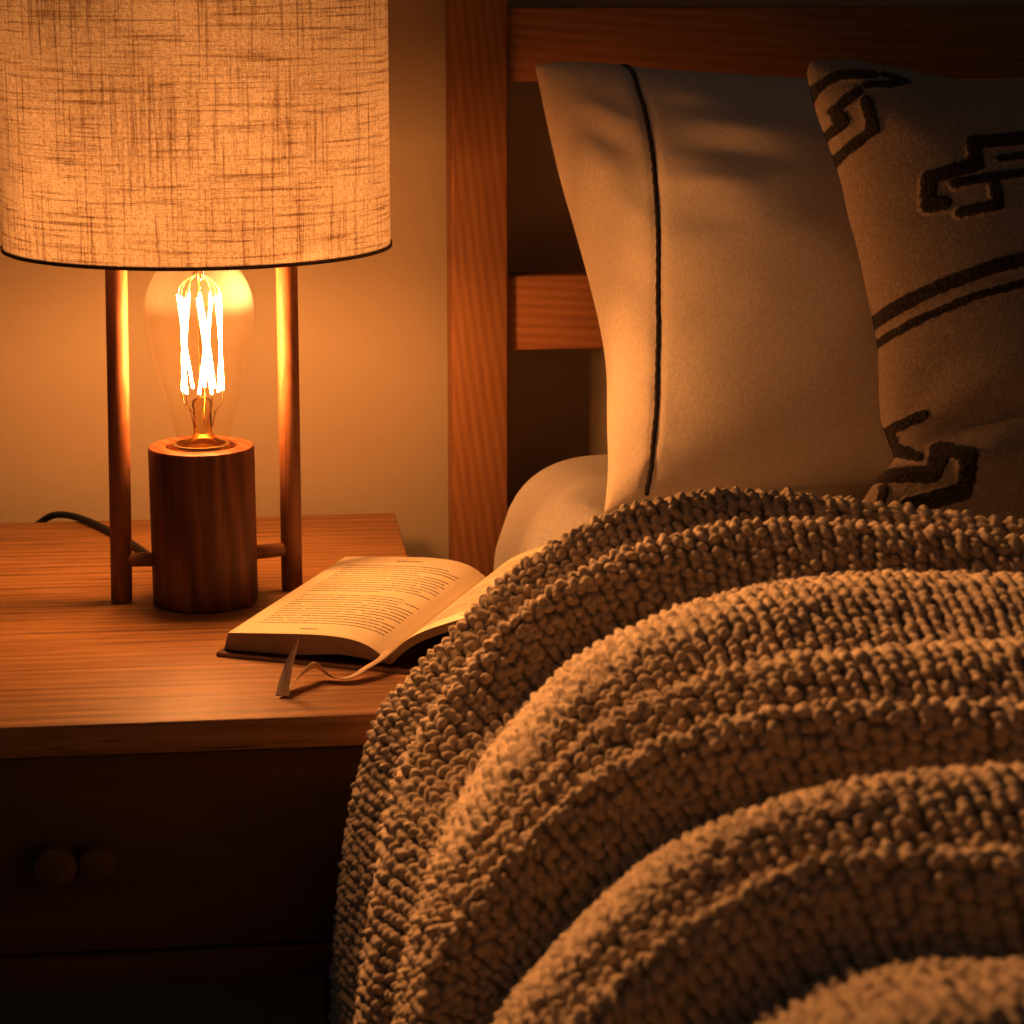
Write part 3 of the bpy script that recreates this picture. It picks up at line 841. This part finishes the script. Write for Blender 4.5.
# ------------------------------------------------------------------ knitted blanket
def blanket():
    # crest cross-section of the bed side (x, z), from the hanging hem up and over the bed
    P = np.array([(.050, .10), (.050, .30), (.052, .395), (.057, .457), (.067, .53), (.080, .570), (.106, .60), (.135, .631), (.157, .651), (.185, .668), (.214, .681), (.25, .689), (.283, .693), (.35, .695), (.45, .695), (1.36, .695)])
    s0 = np.r_[0, np.cumsum(np.linalg.norm(np.diff(P, axis=0), axis=1))]
    n = 4000
    t = np.linspace(0, s0[-1], n); ds = t[1]
    Xc = np.interp(t, s0, P[:, 0]); Zc = np.interp(t, s0, P[:, 1])
    kw = int(.068 / ds) | 1
    k = np.hanning(kw + 2)[1:-1]; k /= k.sum(); h = kw // 2
    pad = lambda a: np.convolve(np.pad(a, h, mode='reflect', reflect_type='odd'), k, 'valid')
    Xc, Zc = pad(Xc), pad(Zc)
    S = np.r_[0, np.cumsum(np.hypot(np.diff(Xc), np.diff(Zc)))]
    dX, dZ = np.gradient(Xc, S), np.gradient(Zc, S)
    nx, nz = -dZ, dX
    # sampling across the bed: dense where it is in view
    us = np.r_[np.arange(.06, .25, .0016), np.arange(.25, .90, .00085), np.arange(.90, S[-1] - .01, .003)]
    x0 = np.interp(us, S, Xc); z0 = np.interp(us, S, Zc); nx = np.interp(us, S, nx); nz = np.interp(us, S, nz)
    ln = np.hypot(nx, nz); nx /= ln; nz /= ln
    # fold lines: (s, y) of every crest (offset 0) and valley (negative offset)
    def line(pts):
        a = np.array(pts)
        f = np.interp(us, a[:, 0], a[:, 1])
        w = 61
        kk = np.hanning(w); kk /= kk.sum()
        return np.convolve(np.pad(f, w // 2, mode='edge'), kk, 'valid')
    r1 = line([(.29, 1.313), (.45, 1.318), (.51, 1.306), (.615, 1.314), (.684, 1.312), (.718, 1.306), (.748, 1.289), (.785, 1.255), (.814, 1.224), (.848, 1.200), (1.0, 1.17), (1.9, 1.15)])
    r2 = line([(.30, 1.09), (.396, 1.11), (.427, 1.14), (.457, 1.175), (.507, 1.208), (.54, 1.217), (.602, 1.217), (.69, 1.219), (.729, 1.208), (.777, 1.183), (.835, 1.158), (1.0, 1.125), (1.9, 1.10)])
    v1 = r1 * .42 + r2 * .58
    v2 = line([(.30, 1.06), (.42, 1.092), (.465, 1.115), (.483, 1.14), (.502, 1.174), (.524, 1.196), (.557, 1.206), (.594, 1.206), (.632, 1.197), (.668, 1.192), (.702, 1.187), (.748, 1.174), (.84, 1.135), (1.0, 1.10), (1.9, 1.075)])
    r3 = line([(.30, 1.02), (.45, 1.025), (.524, 1.035), (.593, 1.066), (.659, 1.070), (.696, 1.076), (.728, 1.092), (.756, 1.099), (.814, 1.096), (1.0, 1.07), (1.9, 1.05)])
    r4 = line([(.30, .995), (.479, .995), (.525, 1.012), (.569, 1.026), (.601, 1.020), (.645, 1.004), (.706, .984), (.774, .977), (1.0, .96), (1.9, .94)])
    v3 = np.minimum(r3 - .012, r3 * .45 + r4 * .55)
    r5 = line([(.30, .965), (.435, .970), (.509, .982), (.568, .977), (.614, .957), (.657, .936), (.705, .910), (.744, .890), (1.0, .86), (1.9, .84)])
    v4 = r4 * .42 + r5 * .58
    v5 = r5 - .016
    r6 = line([(.30, .86), (.52, .85), (.60, .838), (.636, .829), (.69, .825), (.722, .820), (1.0, .80), (1.9, .79)])
    r7 = line([(.30, .80), (.532, .800), (.58, .796), (.626, .791), (.665, .768), (.697, .745), (1.0, .71), (1.9, .70)])
    v6 = r6 * .4 + r7 * .6
    v7 = r7 - .014
    r8 = line([(.30, .65), (.7, .64), (1.9, .60)])
    v8 = r8 - .03
    r9 = line([(.30, .54), (1.9, .50)])
    v9 = line([(.30, .43), (1.9, .40)])
    c = us * 0
    flat = np.clip((us - .45) / .2, 0, 1); flat = flat * flat * (3 - 2 * flat)     # 0 on the hanging side, 1 on top
    right = np.clip((us - .62) / .1, 0, 1)
    k = lambda a, b: a + (b - a) * flat
    knots = [(r1 + .016, c - .062), (r1 + .019, c - .036), (r1 + .013, c - .009), (r1, c), (v1, c - k(.020, .030)), (r2, c + .003), (v2, c - k(.020, .030)),
             (v2 * .55 + r3 * .45, c - k(.010, .011)), (r3, c - k(.004, .001)), (v3, c - k(.010, .021)), (r4, c - .001), (v4, c - k(.013, .024)), (r5, c),
             (v5, c - k(.030, .033)), (v5 * .45 + r6 * .55, c - k(.018, .013)), (r6, c - k(.006, .0)), (v6, c - k(.010, .019)), (r7, c), (v7, c - .030),
             (v7 * .5 + r8 * .5, c - .014), (r8, c), (v8, c - .02), (r9, c), (v9, c - .03)]
    Yk = np.stack([a for a, b in knots], 1); Ok = np.stack([b for a, b in knots], 1)
    for j in range(4, Yk.shape[1]): Yk[:, j] = np.minimum(Yk[:, j], Yk[:, j - 1] - .004)
    # smooth curve through the knots (Catmull-Rom), resampled by arc length per line
    K = Yk.shape[1]
    sub = 24
    Q = np.stack([Yk, Ok], -1)
    Qp = np.concatenate([2 * Q[:, :1] - Q[:, 1:2], Q, 2 * Q[:, -1:] - Q[:, -2:-1]], 1)
    seg = []
    for i in range(K - 1):
        f = np.linspace(0, 1, sub, endpoint=(i == K - 2))[None, :, None]
        a, b, cc, d = Qp[:, i:i + 1], Qp[:, i + 1:i + 2], Qp[:, i + 2:i + 3], Qp[:, i + 3:i + 4]
        # centripetal-ish tangents: finite differences limited to the shorter neighbour
        l0 = np.linalg.norm(b - a, axis=-1, keepdims=True) + 1e-6; l1 = np.linalg.norm(cc - b, axis=-1, keepdims=True) + 1e-6; l2 = np.linalg.norm(d - cc, axis=-1, keepdims=True) + 1e-6
        m1 = ((b - a) / l0 * l1 + (cc - b) / l1 * l0) / (l0 + l1)
        m2 = ((cc - b) / l1 * l2 + (d - cc) / l2 * l1) / (l1 + l2)
        m1 = m1 * l1; m2 = m2 * l1
        f2, f3 = f * f, f ** 3
        seg.append((2 * f3 - 3 * f2 + 1) * b + (f3 - 2 * f2 + f) * m1 + (-2 * f3 + 3 * f2) * cc + (f3 - f2) * m2)
    G = np.concatenate(seg, 1)                        # nu x m x (y, offset)
    L = np.concatenate([np.zeros((len(us), 1)), np.cumsum(np.linalg.norm(np.diff(G, axis=1), axis=-1), 1)], 1)
    Lm = L.mean(0)                                    # common parameter: mean arc length
    tot = Lm[-1]
    vs = np.r_[np.arange(0, .07, .0014), np.arange(.07, .80, .00085), np.arange(.80, tot, .0016)]
    fi = np.interp(vs, Lm, np.arange(len(Lm)))
    i0 = np.minimum(fi.astype(int), len(Lm) - 2); fr_ = (fi - i0)[None, :]
    Yv = G[:, i0, 0] * (1 - fr_) + G[:, i0 + 1, 0] * fr_
    Ov = G[:, i0, 1] * (1 - fr_) + G[:, i0 + 1, 1] * fr_
    Lv = L[:, i0] * (1 - fr_) + L[:, i0 + 1] * fr_
    U = us[:, None] + 0 * Yv
    # loose hand-laid irregularity
    Ov = Ov + wobble(U * 1.0, Yv, (16, 34), .0016, 3)
    Pt = np.stack([x0[:, None] + nx[:, None] * Ov, Yv, z0[:, None] + nz[:, None] * Ov], -1)
    # normals of the folded sheet
    du = np.gradient(Pt, axis=0); dv = np.gradient(Pt, axis=1)
    N = np.cross(du, dv)
    N /= np.linalg.norm(N, axis=-1, keepdims=True) + 1e-12
    if (N[len(us) // 2, len(vs) // 2] @ np.array([0, 0, 1])) < 0: N = -N
    # knit: staggered plump stitches; the lattice follows the cloth
    pu, pv = .0064, .0056
    a = U / pu; b = (Lv + wobble(U, Lv, (9, 21), .003, 8)) / pv
    a = a + wobble(U, Lv, (12, 30), .25, 9)
    ia0 = np.round(a)
    best = np.zeros_like(a)
    def hsh(i, j, s):
        x = np.sin(i * 127.1 + j * 311.7 + s * 74.7) * 43758.5453
        return x - np.floor(x)
    for di in (-1, 0, 1):
        i = ia0 + di
        odd = np.mod(i, 2)
        jb = np.round(b - .5 * odd)
        for dj in (-1, 0, 1):
            j = jb + dj
            cx = i + (hsh(i, j, 1) - .5) * .42
            cy = j + .5 * odd + (hsh(i, j, 2) - .5) * .42
            ang = np.where(odd > .5, .6, -.6) + (hsh(i, j, 3) - .5) * .8
            ddx = (a - cx) * pu; ddy = (b - cy) * pv
            ca, sa = np.cos(ang), np.sin(ang)
            e1 = ddx * ca + ddy * sa; e2 = -ddx * sa + ddy * ca
            q = (e1 / .0031) ** 2 + (e2 / .0042) ** 2
            hgt = np.maximum(1 - q, 0) ** .75 * (.62 + .76 * hsh(i, j, 4))
            best = np.maximum(best, hgt)
    # strand groove across each stitch
    amp = .0040
    best = best + wobble(U, Lv, (1700, 2600), .10, 77)
    cap = np.clip((vs - .035) / .03, 0, 1)[None, :]
    Pt = Pt + N * ((best - .45) * amp * cap)[..., None]
    return Pt, best, len(us), len(vs), N
Pt, knit, nu, nv, Nn = blanket()
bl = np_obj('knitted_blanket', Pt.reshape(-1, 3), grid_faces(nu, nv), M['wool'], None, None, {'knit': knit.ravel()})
bl['label'] = 'chunky greige knitted blanket heaped in long folds over the bed'; bl['category'] = 'blanket'
# loose hairs of the yarn
ok = np.argwhere((knit > .45))
ok = ok[(ok[:, 0] > 110) & (ok[:, 0] < 900) & (ok[:, 1] > 40) & (ok[:, 1] < 900)]
sel = ok[rng.choice(len(ok), 60000, replace=False)]
p0 = Pt[sel[:, 0], sel[:, 1]] - Nn[sel[:, 0], sel[:, 1]] * .0004
nn = Nn[sel[:, 0], sel[:, 1]]
m = len(sel)
rd = rng.normal(size=(m, 3)); rd -= (rd * nn).sum(1)[:, None] * nn; rd /= np.linalg.norm(rd, axis=1)[:, None]
rd2 = np.cross(nn, rd)
ln = rng.uniform(.0012, .0034, m)[:, None]
p1 = p0 + nn * ln * .45 + rd * ln * .45
p2 = p1 + nn * ln * rng.uniform(-.15, .45, m)[:, None] + rd * ln * .4 + rd2 * ln * rng.uniform(-.4, .4, m)[:, None]
hw = .000045
V = np.stack([p0 - rd2 * hw, p0 + rd2 * hw, p1 - rd2 * hw, p1 + rd2 * hw, p2 - rd2 * hw * .4, p2 + rd2 * hw * .4], 1).reshape(-1, 3)
b = np.arange(m)[:, None] * 6
F = np.concatenate([b + np.array([[0, 1, 3, 2]]), b + np.array([[2, 3, 5, 4]])])
fz = np_obj('yarn_fuzz', V, F, M['fuzz'], bl)
fz['kind'] = 'stuff'
fz['label'] = 'fine loose hairs of the yarn'

# ------------------------------------------------------------------ lights
w = bpy.data.worlds.new('night'); SC.world = w
w.use_nodes = True
w.node_tree.nodes['Background'].inputs[0].default_value = (1., .90, .82, 1)
w.node_tree.nodes['Background'].inputs[1].default_value = .026

def fill_light(name, loc, energy, size, parent=None):
    d = bpy.data.lights.new(name, 'POINT')
    d.energy = energy; d.color = LIGHT; d.shadow_soft_size = size
    o = bpy.data.objects.new(name, d); COL.objects.link(o); o.location = loc
    return o
fill_light('shade_fill_light', (SXc, SYc, .852), 3.1, .03)  # added fill for light scattered inside the shade; the lamp has one bulb

# added spot inside the lamp, aimed under the rim to brighten the blanket
d = bpy.data.lights.new('blanket_fill_spot', 'SPOT')
d.energy = 16; d.color = LIGHT; d.shadow_soft_size = .012
d.spot_size = math.radians(54); d.spot_blend = .75
o = bpy.data.objects.new('blanket_fill_spot', d); COL.objects.link(o)
o.location = (SXc, SYc, .776)
o.rotation_euler = (Vector((.24, 1.20, .632)) - Vector(o.location)).to_track_quat('-Z', 'Y').to_euler()
# added unseen spot high on the left by the wall, fills the blanket folds
d = bpy.data.lights.new('fold_fill_spot', 'SPOT')
d.energy = 130; d.color = LIGHT; d.shadow_soft_size = .10
d.spot_size = math.radians(36); d.spot_blend = 1.0
o = bpy.data.objects.new('fold_fill_spot', d); COL.objects.link(o)
o.location = (-.46, 1.87, 1.45)
o.rotation_euler = (Vector((.20, 1.02, .68)) - Vector(o.location)).to_track_quat('-Z', 'Y').to_euler()

# ------------------------------------------------------------------ camera
cam = bpy.data.cameras.new('camera')
co = bpy.data.objects.new('camera', cam); COL.objects.link(co)
co.location = (0, 0, .99)
psi = math.radians(6.7); th = math.atan(560 / 2400.)
co.rotation_euler = (PI / 2 - th, 0, -psi)
cam.sensor_width = 36; cam.lens = 2400 / 1024 * 36
cam.clip_start = .05
cam.dof.use_dof = True
cam.dof.focus_distance = 1.56
cam.dof.aperture_fstop = cam.lens / 5.2
SC.camera = co

SC.view_settings.view_transform = 'Standard'
SC.view_settings.look = 'None'
SC.view_settings.exposure = .22
SC.view_settings.gamma = .87
SC.cycles.use_denoising = True
SC.cycles.sample_clamp_indirect = 6
SC.cycles.caustics_reflective = False
SC.cycles.caustics_refractive = False
SC.cycles.transparent_max_bounces = 16
